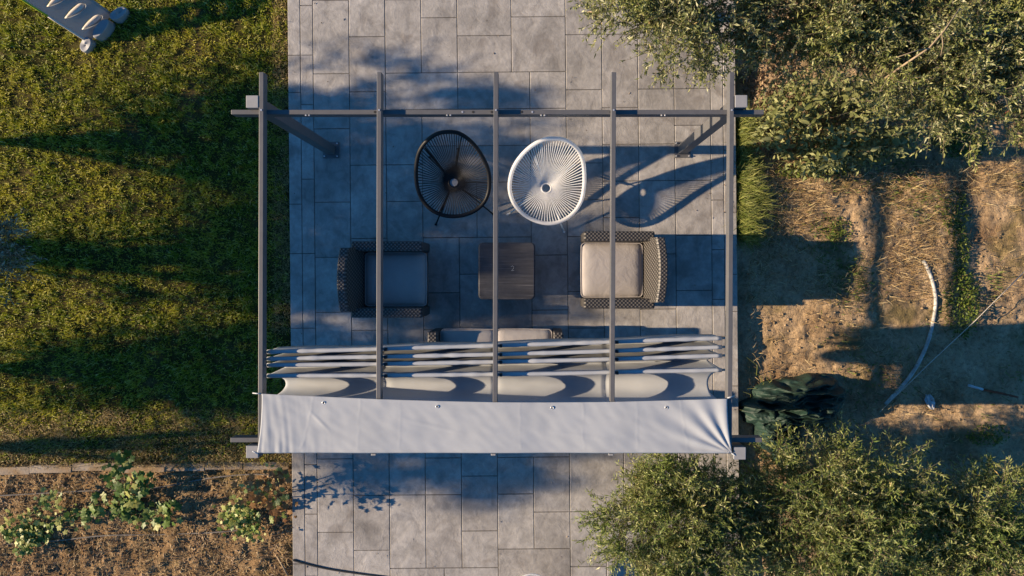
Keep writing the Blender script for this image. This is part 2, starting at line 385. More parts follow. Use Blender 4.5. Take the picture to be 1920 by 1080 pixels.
# ------------------------------------------------------------------ pergola
ZT = 2.17; perg = thing('pergola', 'grey metal pergola frame standing over the patio furniture', 'pergola', (0, 0, 0))
posts = [(-2.268, 1.393), (1.692, 1.396), (-2.268, -1.444), (1.680, -1.456)]
for x, y in posts:
    b = MB(); b.box(x - .049, x + .049, y - .049, y + .049, .012, ZT - .012); po = b.build('post', 'steel', perg, False, .004)
    b = MB(); b.box(x - .092, x + .092, y - .092, y + .092, .001, .0115); b.build('base_plate', 'steel', po, False, .002)
    for sx in (-1, 1):
        for sy in (-1, 1):
            b = MB(); b.tube([(x + sx * .072, y + sy * .072, .0118), (x + sx * .072, y + sy * .072, .026)], .008, 6); b.build('bolt', 'bolt', po)
    b = MB(); b.box(x - .050, x + .050, y - .050, y + .050, ZT - .0118, ZT + .004); b.build('post_cap', 'cap', po, False, .004)
BT = ZT - .068                                            # beam top
beams = [(1.325, -2.47, 1.90), (-1.365, -2.475, 1.885)]
for y, xa, xb in beams:
    b = MB(); b.box(xa, xb, y - .019, y + .019, BT - .10, BT); be = b.build('cross_beam', 'steel', perg, False, .003)
    if y > 0:
        for px in (578, 842, 1018, 1243):
            for q in (-3.2, 3.2):
                c = P(px + q, 0, BT - .03); b = MB(); b.tube([(c.x, y - .0192, BT - .012), (c.x, y - .030, BT - .012)], .007, 6); b.build('bolt', 'bolt', be)
        for px in (867, 998): b = MB(); c = P(px, 0, BT); b.tube([(c.x, y, BT + .0002), (c.x, y, BT + .004)], .008, 8); b.build('bolt', 'bolt', be)
        for px in (703, 887, 922, 978, 1145): b = MB(); c = P(px, 0, BT); b.tube([(c.x, y, BT + .0002), (c.x, y, BT + .002)], .010, 8); b.build('plug', 'dark_hole', be)
rafx = [(490, 488), (711, 709.5), (930, 928), (1151, 1148), (1372.5, 1368)]
RAF = []
for a, c in rafx:
    A = P(a, 135, ZT); B = P(c, 851 if a in (490, 1372.5) else 842, ZT); A.z = B.z = ZT - .04
    d = (B - A).normalized(); s = Vector((-d.y, d.x, 0)) * .0185; u = Vector((0, 0, .04)); b = MB()
    b.add([A - s - u, A + s - u, A + s + u, A - s + u, B - s - u, B + s - u, B + s + u, B - s + u], [(0, 1, 2, 3), (7, 6, 5, 4), (0, 4, 5, 1), (1, 5, 6, 2), (2, 6, 7, 3), (3, 7, 4, 0)])
    ra = b.build('rafter', 'steel', perg, False, .003); RAF.append((A + B) / 2)
    for yy in (1.325, -1.365):
        t = (A.y - yy) / (A.y - B.y); c0 = A.lerp(B, t); b = MB(); b.tube([(c0.x, yy, ZT + .0003), (c0.x, yy, ZT + .004)], .008, 6); b.build('bolt', 'bolt', ra)

# canopy: folded part slung under the rafters, flat part over their front ends
can = thing('canopy', 'off white sliding fabric canopy bunched in folds on the pergola front', 'canopy', (0, 0, 0))
ZR = 2.075
rods = [((497, 660), (1357, 634)), ((497, 673), (1357, 651)), ((497, 685), (1357, 667)), ((497, 705), (1357, 694)), ((497, 752), (1357, 757))]
def rod_pt(k, u, bow=1.0):
    a, b = rods[k]; p = P(a[0] + (b[0] - a[0]) * u, a[1] + (b[1] - a[1]) * u, ZR)
    p.y += -.012 * math.sin(math.pi * u) * bow * (1 if k else .4) + .003 * noise.noise(Vector((u * 6, k * 3.3, .5)))
    return p
for k in range(4):
    b = MB(); b.tube([(rod_pt(k, u).x, rod_pt(k, u).y, ZR - .016) for u in np.linspace(-.008, 1.008, 24)], .010, 8); cr = b.build('curtain_rod', 'cap', can, True)
    b = MB(); b.tube([(rod_pt(k, u).x, rod_pt(k, u).y, ZR - .010 + .005 * noise.noise(Vector((u * 24, k, 0)))) for u in np.linspace(.004, .996, 90)], [.0175 + .005 * noise.noise(Vector((u * 45, k * 5, 0))) for u in np.linspace(0, 1, 90)], 10); b.build('rod_sleeve', 'cloth', cr, True)
depths = [.20, .22, .20, .235]; NU = 190; NS = 15
def fold_pt(i, s):
    """i runs along the rods, s = segment + fraction across them"""
    u = i; k = min(int(s), 4); t = s - k
    if k == 0:                                            # free front edge hanging down before the first rod
        p = rod_pt(0, u); h = (1 - t); dz = -.17 * h; off = .022 * h + .005 * math.sin(u * 23) * h; q = Vector((p.x, p.y + off, ZR + dz)); sag = h * .6
    else:
        a = rod_pt(k - 1, u); b = rod_pt(k, u); D = depths[k - 1]
        D *= 1 + .16 * noise.noise(Vector((u * 5, k * 7.7, 1.0))) - (.25 * u if k == 4 else .1 * u)
        sag = 4 * t * (1 - t); yy = a.y + (b.y - a.y) * (t + .10 * math.sin(2 * math.pi * t) * (1 if k < 4 else -.35)); q = Vector((a.x + (b.x - a.x) * t, yy, ZR - D * sag ** .8))
        wr = noise.noise(Vector((u * 26 + t * 3, t * 5, k * 3.1)))
        q.y += .005 * wr * sag; q.z += .010 * noise.noise(Vector((u * 14 - t * 6, t * 2, k * 5.0))) * (1 if t < .5 else .5)
    e = math.exp(-u / .022) - math.exp(-(1 - u) / .022); q.x += .085 * e * sag
    q.z -= .012 * math.exp(-((u * 4.03) % 1.0 - .0) ** 2 / .002)
    return q
ss = [0 + t for t in (0, .4, .75)] + [k + t for k in range(1, 5) for t in np.linspace(0, 1, NS)[:-1]] + [4.9999]
b = MB(); b.grid(lambda u, v: fold_pt(u, ss[int(round(v * (len(ss) - 1)))]), NU, len(ss))
fo = b.build('folded_cloth', 'cloth', can, True)
md = fo.modifiers.new('thickness', 'SOLIDIFY'); md.thickness = .0016; md.offset = 0
ZF = ZT + .007
def flat_pt(u, v):
    """u left to right, v from the rear edge to the front hem"""
    yl = 738 + 13 * math.sin(math.pi * min(u * .92, 1)) + 6 * u; top = P(0, yl, ZF).y; bot = P(0, 851, ZF).y
    xl = P(491 - 9.5 * v ** 1.3 + 3.0 * math.sin(math.pi * v), 0, ZF).x; xr = P(1363.5 + 9.5 * v ** 1.2 - 2.5 * math.sin(math.pi * v), 0, ZF).x
    x = xl + (xr - xl) * u; y = top + (bot - top) * v; z = ZF
    ph = (u * 4.0) % 1.0; z -= .007 * math.sin(math.pi * ph) ** 2 * (.55 + .45 * v)
    z += .012 * math.sin(math.pi * v) - .004 * v * v
    w = math.exp(-u / .055); z += .011 * w * noise.noise(Vector(((u + .018 * (1 - v)) * 95, v * .9, 3.0))) * (.25 + v) ** 1.2 * min(1, u / .006)
    dx, dy = (1 - u) * 4.0, (1 - v) * .52; an = math.atan2(dy, dx + 1e-6); rr = math.hypot(dx, dy)
    z += .0065 * math.sin(an * 17 + 1.0 + 1.2 * noise.noise(Vector((rr * 2, an * 2, 0)))) * math.exp(-((rr - .30) / .38) ** 2)
    z += .004 * noise.noise(Vector((x * 3.2 + y * 2.0, y * 5 - x, 2.0))) + .0022 * noise.noise(Vector((x * 11 + y * 9, y * 13, 5.0)))
    for c, aa, am in ((.102, -.020, .0035), (.21, .0, .0025), (.298, .0, .0020), (.555, 0.0, .0018), (.69, .0, .0022), (.805, -.004, .0025), (.905, .01, .003)):
        d = (u - c - aa * (v - .4) + .004 * noise.noise(Vector((v * 6, c * 40, 0)))) / .0022; z += .42 * am * math.exp(-d * d) * (1 if .02 < v < .93 else 0) * (.6 + .8 * noise.noise(Vector((v * 3.5, c * 77, 1))))
    for c0, c1, v0, v1, am in ((.28, .44, .30, .62, .003), (.10, .15, .25, .6, .004), (.60, .75, .55, .72, .003)):
        if c0 < u < c1:
            f = (u - c0) / (c1 - c0); d = (v - (v0 + (v1 - v0) * f)) / .035; z += am * math.exp(-d * d) * math.sin(math.pi * f)
    if v > .96: z -= .018 * ((v - .96) / .04) ** 2
    z += .006 * math.exp(-((v - .965) / .018) ** 2) + .005 * math.exp(-(v / .02) ** 2)
    return Vector((x, y, z))
b = MB(); b.grid(flat_pt, 420, 46); fl = b.build('flat_cloth', 'cloth', can, True)
md = fl.modifiers.new('thickness', 'SOLIDIFY'); md.thickness = .0016; md.offset = 1
b = MB(); b.tube([flat_pt(u, 1.0) + Vector((0, .006, -.006)) for u in np.linspace(.0, 1, 60)], .009, 8); b.build('hem_rod', 'cloth', can, True)
for px, py in ((607, 755), (820, 762), (1035, 764), (1249, 764)):
    c = P(px, py, ZF); u = (px - 489) / 876; c.z = flat_pt(u, (py - 745) / 106).z + .003
    b = MB(); b.tube([c + Vector((.011 * math.cos(t), .011 * math.sin(t), 0)) for t in np.linspace(0, 2 * math.pi, 13)[:-1]], .003, 6, True); ey = b.build('eyelet', 'bolt', can, True)
    b = MB(); b.tube([c + Vector((0, 0, -.0005)), c + Vector((0, 0, .001))], .0085, 10); b.build('eyelet_hole', 'dark_hole', ey)
for px in (700, 925, 1146):
    c = P(px, 852, ZF - .02); b = MB(); b.box(c.x - .020, c.x + .020, c.y - .012, c.y + .004, c.z - .03, c.z - .004); b.build('hem_clip', 'cap', can, False, .004)
for (px, py, qx, qy) in ((489, 738, 474, 737), (483, 850, 468, 843), (1364, 746, 1377, 742), (1372, 850, 1384, 857)):
    a = P(px, py, ZF); c = P(qx, qy, ZF - .02); b = MB(); b.tube([a + Vector((0, 0, .003)), a.lerp(c, .5) + Vector((0, 0, .006)), c], .005, 6); b.build('corner_strap', 'white_plastic', can, True)
for k in range(4):                                         # little runners where the rods hang from the rafters
    for rx in RAF[1:4]:
        u = (rx.x - P(497, 0, ZR).x) / (P(1357, 0, ZR).x - P(497, 0, ZR).x); c = rod_pt(k, u)
        b = MB(); b.box(c.x + .030, c.x + .052, c.y - .012, c.y + .012, ZR - .005, ZT - .05); b.build('runner', 'dark_feet', can, False, .003)

# ------------------------------------------------------------------ string chairs
def string_chair(name, label, outline, centre, zc, feet, mat, plug):
    C = P(*centre, zc); root = thing(name, label, 'chair', (C.x, C.y, 0), 0, 'round string lounge chairs')
    O = Vector((C.x, C.y, 0)); n = len(outline); rim = []
    ys = [p[1] for p in outline]; y0, y1 = min(ys), max(ys)
    for px, py in outline:
        f = (y1 - py) / (y1 - y0); z = .37 + .48 * f ** 1.7 ; rim.append(P(px, py, z) - O)
    def sm(t):                                            # closed Catmull-Rom through the rim
        t = (t % 1.0) * n; i = int(t); f = t - i; a, b, c, d = (rim[(i + k) % n] for k in (-1, 0, 1, 2))
        return .5 * ((2 * b) + (c - a) * f + (2 * a - 5 * b + 4 * c - d) * f * f + (3 * b - a - 3 * c + d) * f ** 3)
    b = MB(); b.tube([sm(t) for t in np.linspace(0, 1, 97)[:-1]], .0215, 10, True); b.build('rim', mat, root, True)
    cz = Vector((0, 0, zc)); rr = .052
    b = MB(); b.tube([cz + Vector((rr * math.cos(t), rr * math.sin(t), 0)) for t in np.linspace(0, 2 * math.pi, 25)[:-1]], .010, 8, True); b.build('centre_ring', mat, root, True)
    N = 84
    for k in range(N):
        t = (k + .5) / N; e = sm(t); h = math.atan2(e.y, e.x); s0 = cz + Vector((rr * math.cos(h), rr * math.sin(h), .002))
        pts = []
        for q in (0, .16, .34, .55, .78, 1):
            p = s0.lerp(e, q); p.z -= .012 * 4 * q * (1 - q) * (.7 + .3 * math.sin(h)); pts.append(p)
        b = MB(); b.tube(pts, .0047, 5, False, False); b.build('cord', mat, root, True)
    # base: a tripod-like frame of bent rods from the rim down to the floor
    if plug:
        b = MB(); b.tube([Vector((0, 0, zc - .008)), Vector((0, 0, zc - .002))], .05, 20); b.build('centre_disc', 'cap', root)
    for (fx, fy), (tx, ty), tz in feet:
        f = P(fx, fy, .012) - O; t = P(tx, ty, tz) - O; m = Vector((0, 0, zc - .05)) + (f - Vector((0, 0, 0))) * .22; m.z = zc - .055
        b = MB(); pts = []
        for q in np.linspace(0, 1, 11):
            pts.append(f * (1 - q) ** 2 + 2 * q * (1 - q) * m + t * q * q if False else (f.lerp(m, q * 2) if q < .5 else m.lerp(t, q * 2 - 1)))
        b.tube(pts, .0085, 8); lg = b.build('leg', mat, root, True)
        b = MB(); b.tube([f + Vector((0, 0, -.0115)), f + Vector((0, 0, .018))], .013, 8); b.build('rubber_foot', mat, lg)
    return root
S = 5.053
wo = [(1500, 150), (1620, 168), (1720, 238), (1778, 340), (1797, 480), (1793, 620), (1765, 745), (1698, 850), (1595, 925), (1470, 955), (1340, 932), (1222, 868), (1135, 772), (1092, 650), (1096, 530), (1132, 415), (1202, 310), (1295, 222), (1395, 168)]
bo = [(500, 87), (600, 98), (690, 150), (770, 230), (840, 340), (885, 450), (898, 560), (888, 660), (850, 750), (770, 828), (660, 875), (540, 888), (430, 868), (335, 815), (262, 730), (217, 620), (203, 500), (208, 380), (238, 265), (305, 172), (395, 108)]
Z = lambda L: [(740 + a / S, 230 + b / S) for a, b in L]
z1 = lambda a, b: (740 + a / S, 230 + b / S)
string_chair('string_chair', 'black round string chair with cords radiating to its centre', Z(bo), z1(560, 567), .385,
             [(z1(390, 965), z1(420, 850), .39), (z1(935, 868), z1(850, 755), .40), (z1(330, 330), z1(285, 235), .67), (z1(600, 250), z1(635, 125), .81)], 'cord_black', True)
string_chair('string_chair', 'white round string chair with cords radiating to its centre', Z(wo), z1(1437, 620), .40,
             [(z1(1072, 870), z1(1135, 790), .40), (z1(1605, 1035), z1(1570, 935), .38), (z1(1330, 330), z1(1385, 175), .81), (z1(1700, 400), z1(1745, 275), .70)], 'cord_white', False)

# ------------------------------------------------------------------ wicker suite
def pillow(x0, x1, y0, y1, z0, z1, puff=.02, n=15):
    b = MB(); cx, cy, cz = (x0 + x1) / 2, (y0 + y1) / 2, (z0 + z1) / 2; a, c, h = (x1 - x0) / 2, (y1 - y0) / 2, (z1 - z0) / 2
    def q(sx, sy, sz):
        # superellipsoid-like cushion with crisp piped edges
        return (cx + a * sx, cy + c * sy, cz + sz)
    for sg in (1, -1):
        def fn(u, v):
            X, Y = 2 * u - 1, 2 * v - 1; k = (1 - abs(X) ** 6) * (1 - abs(Y) ** 6); rr = 1 - .035 * (abs(X) * abs(Y)) ** 4
            d = .004 * noise.noise(Vector((X * 3 + cx * 9, Y * 3 + cy * 7, sg)))
            return q(X * rr, Y * rr, sg * (h * (.55 + .45 * max(k, 0) ** .4) + puff * (1 - X * X) * (1 - Y * Y) + d * k))
        b.grid(fn, n, n)
    m = n * n; rim = [i * n for i in range(n)] + [(n - 1) * n + j for j in range(1, n)] + [i * n + n - 1 for i in range(n - 2, -1, -1)] + [j for j in range(n - 2, 0, -1)]
    b.f += [(rim[i], rim[(i + 1) % len(rim)], rim[(i + 1) % len(rim)] + m, rim[i] + m) for i in range(len(rim))]
    return b
def wicker_seat(name, label, cat, loc, rz, width, ncush, group=None):
    """faces local +x; origin on the floor under its middle"""
    root = thing(name, label, cat, loc, rz, group); D = .40; Wd = width / 2; AT = .105
    b = MB(); b.box(-D + .07, D - .02, -Wd + AT - .002, Wd - AT + .002, .05, .295); b.build('seat_base', 'wicker', root, False, .012)
    for sy in (-1, 1):
        b = MB(); ya, yb = sorted((sy * (Wd - AT + .001), sy * Wd)); b.box(-D + .055, D - .005, ya, yb, .03, .575); b.build('arm', 'wicker', root, False, .016)
    # leaning, bowed backrest
    b = MB(); zt = .745
    def back(u, v):                                      # u across, v around the section
        Y = (2 * u - 1); bow = .035 * (1 - Y * Y); ring = [(-D + .165, .30), (-D + .075, zt - .012), (-D + .060, zt), (-D - .004, zt), (-D - .015, zt - .012), (-D + .05, .03), (-D + .13, .03)]
        x, z = ring[int(round(v * 7)) % 7]; k = max(0, (z - .3) / .45)
        return (x - bow * k - .0, Y * (Wd - (.055 if z > .6 else .045) - .02 * k), z)
    b.grid(back, 13, 8); nn = 8
    b.f.append(tuple(range(7))); b.f.append(tuple(12 * nn + j for j in range(6, -1, -1)))
    bk = b.build('backrest', 'wicker', root)
    bm = bmesh.new(); bm.from_mesh(bk.data); bmesh.ops.remove_doubles(bm, verts=bm.verts, dist=.0005); bmesh.ops.recalc_face_normals(bm, faces=bm.faces); bm.to_mesh(bk.data); bm.free()
    for sx in (-1, 1):
        for sy in (-1, 1):
            b = MB(); x = sx * (D - .06) + (.03 if sx < 0 else -.0); y = sy * (Wd - .055); b.tube([(x, y, .001), (x, y, .05)], .018, 8); b.build('leg', 'dark_feet', root)
    cwid = (width - 2 * AT - .012) / ncush
    for k in range(ncush):
        y0 = -Wd + AT + .006 + k * cwid
        b = pillow(-D + .155, D + .012, y0 + .003, y0 + cwid - .003, .300, .415, .016); cu = b.build('seat_cushion', 'cushion', root, True)
        xa, xb, ya, yb = -D + .157, D + .010, y0 + .005, y0 + cwid - .005
        b = MB(); b.tube([(x - math.copysign(.012, x - (xa + xb) / 2) * c_, y - math.copysign(.012, y - (ya + yb) / 2) * c_, .392) for x, y, c_ in [(xa, ya + .03, 0), (xa, ya, 1), (xa + .03, ya, 0), ((xa + xb) / 2, ya - .002, 0), (xb - .03, ya, 0), (xb, ya, 1), (xb, ya + .03, 0), (xb + .004, (ya + yb) / 2, 0), (xb, yb - .03, 0), (xb, yb, 1), (xb - .03, yb, 0), ((xa + xb) / 2, yb + .002, 0), (xa + .03, yb, 0), (xa, yb, 1), (xa, yb - .03, 0)]], .0055, 6, True); b.build('piping', 'cushion', cu, True)
    return root
wicker_seat('wicker_armchair', 'shaded wicker armchair with grey cushion, facing the table from the lawn side', 'armchair', (-1.545, -.062, 0), 0, .80, 1, 'wicker lounge suite')
wicker_seat('wicker_armchair', 'sunlit wicker armchair with beige cushion beside the right pergola edge', 'armchair', (.935, .038, 0), math.pi, .81, 1, 'wicker lounge suite')
wicker_seat('wicker_sofa', 'two seat wicker sofa half hidden beneath the folded canopy', 'sofa', (-.385, -1.005, 0), math.pi / 2, 1.42, 2, 'wicker lounge suite')
tb = thing('coffee_table', 'low square dark wicker coffee table with weathered streaky top', 'table', (-.272, .028, 0))
def rsq(h, r, z, n=6):
    return [(sx * (h - r) + r * math.cos(a), sy * (h - r) + r * math.sin(a), z) for sx, sy, a0 in ((1, 1, 0), (-1, 1, 90), (-1, -1, 180), (1, -1, 270)) for a in [R(a0 + 90 * i / n) for i in range(n + 1)]]
b = MB(); rings = [rsq(.292, .035, .372), rsq(.302, .045, .38), rsq(.303, .046, .412), rsq(.296, .042, .421), rsq(.288, .036, .424)]; n = len(rings[0])
b.add([p for r_ in rings for p in r_], [(k * n + i, k * n + (i + 1) % n, (k + 1) * n + (i + 1) % n, (k + 1) * n + i) for k in range(4) for i in range(n)] + [tuple(range(n - 1, -1, -1)), tuple(4 * n + i for i in range(n))])
b.build('table_top', 'tabletop', tb)
b = MB(); b.box(-.27, .27, -.27, .27, .04, .3715); b.build('table_base', 'wicker', tb, False, .015)
for sx in (-1, 1):
    for sy in (-1, 1):
        b = MB(); b.tube([(sx * .23, sy * .23, .001), (sx * .23, sy * .23, .04)], .02, 8); b.build('leg', 'dark_feet', tb)
b = MB(); b.tube([(.045, .045, .4255), (.062, .055, .4255), (.076, .045, .4255), (.074, .028, .4255), (.058, .012, .4255), (.05, .004, .4255), (.078, .006, .4255)], .0022, 5); b.build('pale_squiggle', 'mark', tb)

# ------------------------------------------------------------------ trees and shrubs
def woody(root, base, tops, r0, name='branches', trunk_h=.5, mat='bark'):
    base = Vector(base); c = sum((Vector(t) for t in tops), Vector()) / len(tops); fork = base.lerp(Vector((c.x, c.y, c.z)), trunk_h); fork.z = base.z + (c.z - base.z) * trunk_h
    b = MB(); b.tube([base + Vector((0, 0, -.05)), base.lerp(fork, .35) + Vector((.02, -.015, 0)), base.lerp(fork, .7) + Vector((-.015, .02, 0)), fork], [r0 * 1.25, r0, r0 * .85, r0 * .7], 9)
    b.build('trunk', mat, root, True)
    b = MB()
    for t in tops:
        t = Vector(t); m = fork.lerp(t, .5) + Vector((RNG.normal(0, .06), RNG.normal(0, .06), .04))
        b.tube([fork - Vector((0, 0, .03)), fork.lerp(m, .5) + Vector((0, 0, .02)), m, m.lerp(t, .55) + Vector((RNG.normal(0, .03), RNG.normal(0, .03), 0)), t], [r0 * .42, r0 * .32, r0 * .24, r0 * .13, r0 * .04], 6)
    b.build(name, mat, root, True)
def tree(name, label, cat, base, centre, rad, nclump, ntwig, nleaf, L, w, mat, r0=.04, twig=.30, group=None, shell=.2, up=.7, droop=.2, trunk_h=.5, squash=1.0):
    root = thing(name, label, cat, base, 0, group); B = np.array(base, float); c = np.array(centre, float) - B; rad = np.array(rad, float)
    d = unit(RNG.normal(size=(nclump, 3))); r_ = shell + (1 - shell) * RNG.uniform(0, 1, nclump) ** .6
    lump = 1 + .22 * np.sin(d[:, 0] * 5 + 1.3 * base[0]) * np.cos(d[:, 1] * 4 + base[1])
    cl = c + d * rad * (r_ * lump)[:, None]
    woody(root, (0, 0, 0), [tuple(q) for q in cl[:: max(1, nclump // 22)]], r0, 'branches', trunk_h)
    # twigs
    T = nclump * ntwig; ci = np.repeat(np.arange(nclump), ntwig); out = unit((cl - c) / rad)[ci]
    td = unit(out * .8 + RNG.normal(size=(T, 3)) * .75 + np.array([0, 0, up])); tl = twig * RNG.uniform(.55, 1.25, T)
    t0 = cl[ci] + RNG.normal(size=(T, 3)) * .05
    # leaves along twigs
    N = T * nleaf; ti = np.repeat(np.arange(T), nleaf); q = np.tile(np.linspace(.08, 1, nleaf), T) + RNG.normal(0, .03, N)
    p = t0[ti] + td[ti] * (tl[ti] * q)[:, None]; p[:, 2] -= droop * tl[ti] * q * q
    ld = unit(td[ti] * .75 + unit(RNG.normal(size=(N, 3))) * .8)
    sz = RNG.uniform(.75, 1.2, nclump)[ci[ti]]; V, Q = leaf_quads(p, ld, L * sz * RNG.uniform(.4, 1.3, N), w * sz * RNG.uniform(.55, 1.3, N))
    np_mesh('crown', V, Q, mat, root)
    # the twigs themselves, thin three-sided prisms
    e0, e1 = t0, t0 + td * tl[:, None] * .95; e1[:, 2] -= droop * tl * .9
    s = unit(np.cross(td, RNG.normal(size=(T, 3)))); s2 = np.cross(td, s); rr = .0028
    V = np.stack([e0 + s * rr, e0 - s * rr * .5 + s2 * rr, e0 - s * rr * .5 - s2 * rr, e1 + s * rr * .4, e1 - s * rr * .2 + s2 * rr * .4, e1 - s * rr * .2 - s2 * rr * .4], 1).reshape(-1, 3)
    i = np.arange(T)[:, None] * 6; Q = np.concatenate([i + np.array([[0, 1, 4, 3]]), i + np.array([[1, 2, 5, 4]]), i + np.array([[2, 0, 3, 5]])])
    np_mesh('twigs', V, Q, 'bark', root)
    return root
GT = 'olive trees at the top right'
def C3(px, py, z): v = P(px, py, z); return (v.x, v.y, v.z)
def rp(px, z): return px * SPX(z)
tree('olive_tree', 'olive tree leaning over the patio behind the right rear post', 'tree', (1.9, 2.95, -.1), C3(1300, -15, 1.55), (rp(190, 1.55), rp(155, 1.55), .34), 200, 10, 18, .05, .014, 'olive', .05, .24, GT)
tree('olive_tree', 'dense olive tree at the top edge right of the pergola', 'tree', (2.95, 2.75, -.1), C3(1560, 20, 1.5), (rp(175, 1.5), rp(135, 1.5), .34), 210, 10, 18, .05, .014, 'olive', .05, .24, GT)
ot = tree('olive_tree', 'olive tree with bare forked twigs near the top right corner', 'tree', (4.15, 2.35, -.1), C3(1790, 100, 1.5), (rp(165, 1.5), rp(160, 1.5), .34), 230, 10, 18, .05, .014, 'olive', .05, .26, GT)
b = MB(); oo = Vector(ot.location)
for pth, r_ in (([(1655, 150, 1.55), (1700, 118, 1.82), (1742, 90, 1.95), (1770, 58, 2.0), (1800, 15, 1.98)], .011), ([(1742, 90, 1.95), (1715, 96, 1.98), (1680, 108, 1.99)], .006), ([(1766, 64, 2.0), (1768, 84, 2.02), (1764, 104, 2.02)], .005)):
    b.tube([P(*q) - oo for q in pth], [r_ * (1 - .5 * i / (len(pth) - 1)) for i in range(len(pth))], 6)
b.build('bare_twigs', 'dead_wood', ot, True)
tree('olive_tree', 'grey green olive tree cut off by the top right corner', 'tree', (5.1, 2.9, -.1), C3(1960, 20, 1.5), (rp(110, 1.5), rp(170, 1.5), .34), 150, 10, 18, .05, .014, 'olive', .05, .25, GT)
GB = 'fine leaved bushes at the bottom right'
tree('willow_bush', 'fine leaved bush overhanging the patio at the canopy front corner', 'bush', (1.85, -2.75, -.05), C3(1285, 985, 1.0), (rp(145, 1.0), rp(118, 1.0), .34), 210, 11, 24, .055, .0105, 'willow', .035, .26, GB, trunk_h=.3)
tree('willow_bush', 'tall fine leaved bush growing beside the green net heap', 'bush', (3.1, -2.7, -.1), C3(1570, 970, .95), (rp(160, .95), rp(135, .95), .36), 250, 11, 24, .055, .0105, 'willow', .035, .28, GB, trunk_h=.3)
tree('willow_bush', 'fine leaved bush filling the bottom right corner', 'bush', (4.55, -3.0, -.1), C3(1815, 1005, .9), (rp(185, .9), rp(125, .9), .34), 210, 11, 24, .055, .0105, 'willow', .035, .26, GB, trunk_h=.3)
# trees beyond the left edge: only their shade and one twig tip reach into the picture
GL = 'trees shading the lawn from the left'
tree('shade_tree', 'small silvery tree whose tips show at the left edge', 'tree', (-6.6, .3, -.05), (-5.62, .24, 1.1), (.70, .40, .24), 70, 8, 16, .05, .014, 'silver', .04, .24, GL)
tree('shade_tree', 'leafy tree left of the lawn shading its upper half', 'tree', (-9.2, 1.5, -.05), (-9.2, 1.55, 2.45), (.75, .8, .92), 175, 9, 16, .07, .022, 'olive', .07, .28, GL)
tree('shade_tree', 'leafy tree left of the lawn shading its lower half', 'tree', (-9.0, -1.05, -.05), (-9.0, -1.08, 2.15), (.75, .44, 1.15), 175, 9, 16, .07, .022, 'olive', .07, .26, GL)
tree('shade_tree', 'tall tree farthest left shading the patio middle', 'tree', (-11.4, .2, -.05), (-11.4, .15, 3.45), (.9, 1.3, .88), 300, 9, 16, .07, .022, 'olive', .08, .32, GL)
tree('shade_tree', 'tree at lower left shading the patio in front of the canopy', 'tree', (-11.6, -2.12, -.05), (-11.6, -1.85, 3.85), (.75, .66, .42), 130, 9, 16, .07, .022, 'olive', .035, .3, GL)

# broad leaved shrub by the olive trees: its largest leaves one by one, the rest as one mass
shr = thing('broad_leaf_shrub', 'pale broad leaved shrub spreading below the olive trees', 'shrub', C3(1570, 230, -.1))
so = np.array(shr.location)
def leaf_shape(n=7, L=1.0, W=.42, lobes=0.0, cup=.12):
    v = [(0, 0, 0)]; up = []; dn = []
    for i in range(1, n):
        t = i / n; w = W * (math.sin(math.pi * t ** .8)) ** .8 * (1 + lobes * math.sin(t * 9)); up.append((t * L, w / 2, cup * w - .15 * L * t * t)); dn.append((t * L, -w / 2, cup * w - .15 * L * t * t))
    tip = (L, 0, -.15 * L); v += up + dn + [tip]; m = n - 1; mids = [((i / n) * L, 0, -.15 * L * (i / n) ** 2) for i in range(1, n)]; v += mids
    M0 = 1 + 2 * m + 1; f = [(0, M0, 1), (0, 1 + m, M0)]
    for i in range(m - 1): f += [(M0 + i, M0 + i + 1, 1 + i + 1, 1 + i), (M0 + i, 1 + m + i, 1 + m + i + 1, M0 + i + 1)]
    f += [(M0 + m - 1, 2 * m + 1, m), (M0 + m - 1, 2 * m, 2 * m + 1)]
    return MB().add(v, f)
def lobed_leaf(n=20):
    v = [(.42, 0, .02)]
    for i in range(n):
        a = 2 * math.pi * i / n; r_ = .48 * (1 + .22 * math.cos(5 * a)) * (1 - .25 * (math.cos(a) < -.9)); x, y = .45 + r_ * math.cos(a), r_ * math.sin(a); v.append((x, y, -.10 * (x - .4) ** 2 - .22 * y * y + .03 * math.cos(5 * a)))
    return MB().add(v, [(0, 1 + i, 1 + (i + 1) % n) for i in range(n)])
LM = {k: (leaf_shape(5, 1, wd, lb) if k == 'shrub' else lobed_leaf()).mesh('leaf', mt, True, recalc=False) for k, mt, wd, lb in (('shrub', 'shrub_leaf', .40, 0), ('vd', 'vine_dark', .85, .12), ('vl', 'vine_light', .8, .12), ('vr', 'vine_red', .8, .12))}
def put_leaf(parent, key, p, yaw, pitch, roll, s):
    o = link('leaf', LM[key], parent); o.location = p; o.rotation_euler = (roll, pitch, yaw); o.scale = (s, s, s)
stems = []
for k in range(62):
    while True:
        px, py = random.uniform(1445, 1735), random.uniform(140, 305)
        if ((px - 1585) / 150) ** 2 + ((py - 222) / 88) ** 2 < 1: break
    h = random.uniform(.25, .55); c = P(px, py, h); stems.append(c - Vector(so))
    for q in range(5):
        a = q * 2.4 + random.random(); rr = random.uniform(.0, .03)
        if k * 5 + q < 295: put_leaf(shr, 'shrub', c - Vector(so) + Vector((rr * math.cos(a), rr * math.sin(a), -.02 * q)), a, R(random.uniform(-35, 25)), R(random.uniform(-25, 25)), random.uniform(.075, .12))
b = MB()
for c in stems: b.tube([(c.x * .75, c.y * .75, -.02), (c.x * .9, c.y * .9, c.z * .6), c], [.006, .005, .003], 5)
b.build('stems', 'bark', shr, True)
N = 5200; cc = np.array([tuple(s) for s in stems])[RNG.integers(0, len(stems), N)]
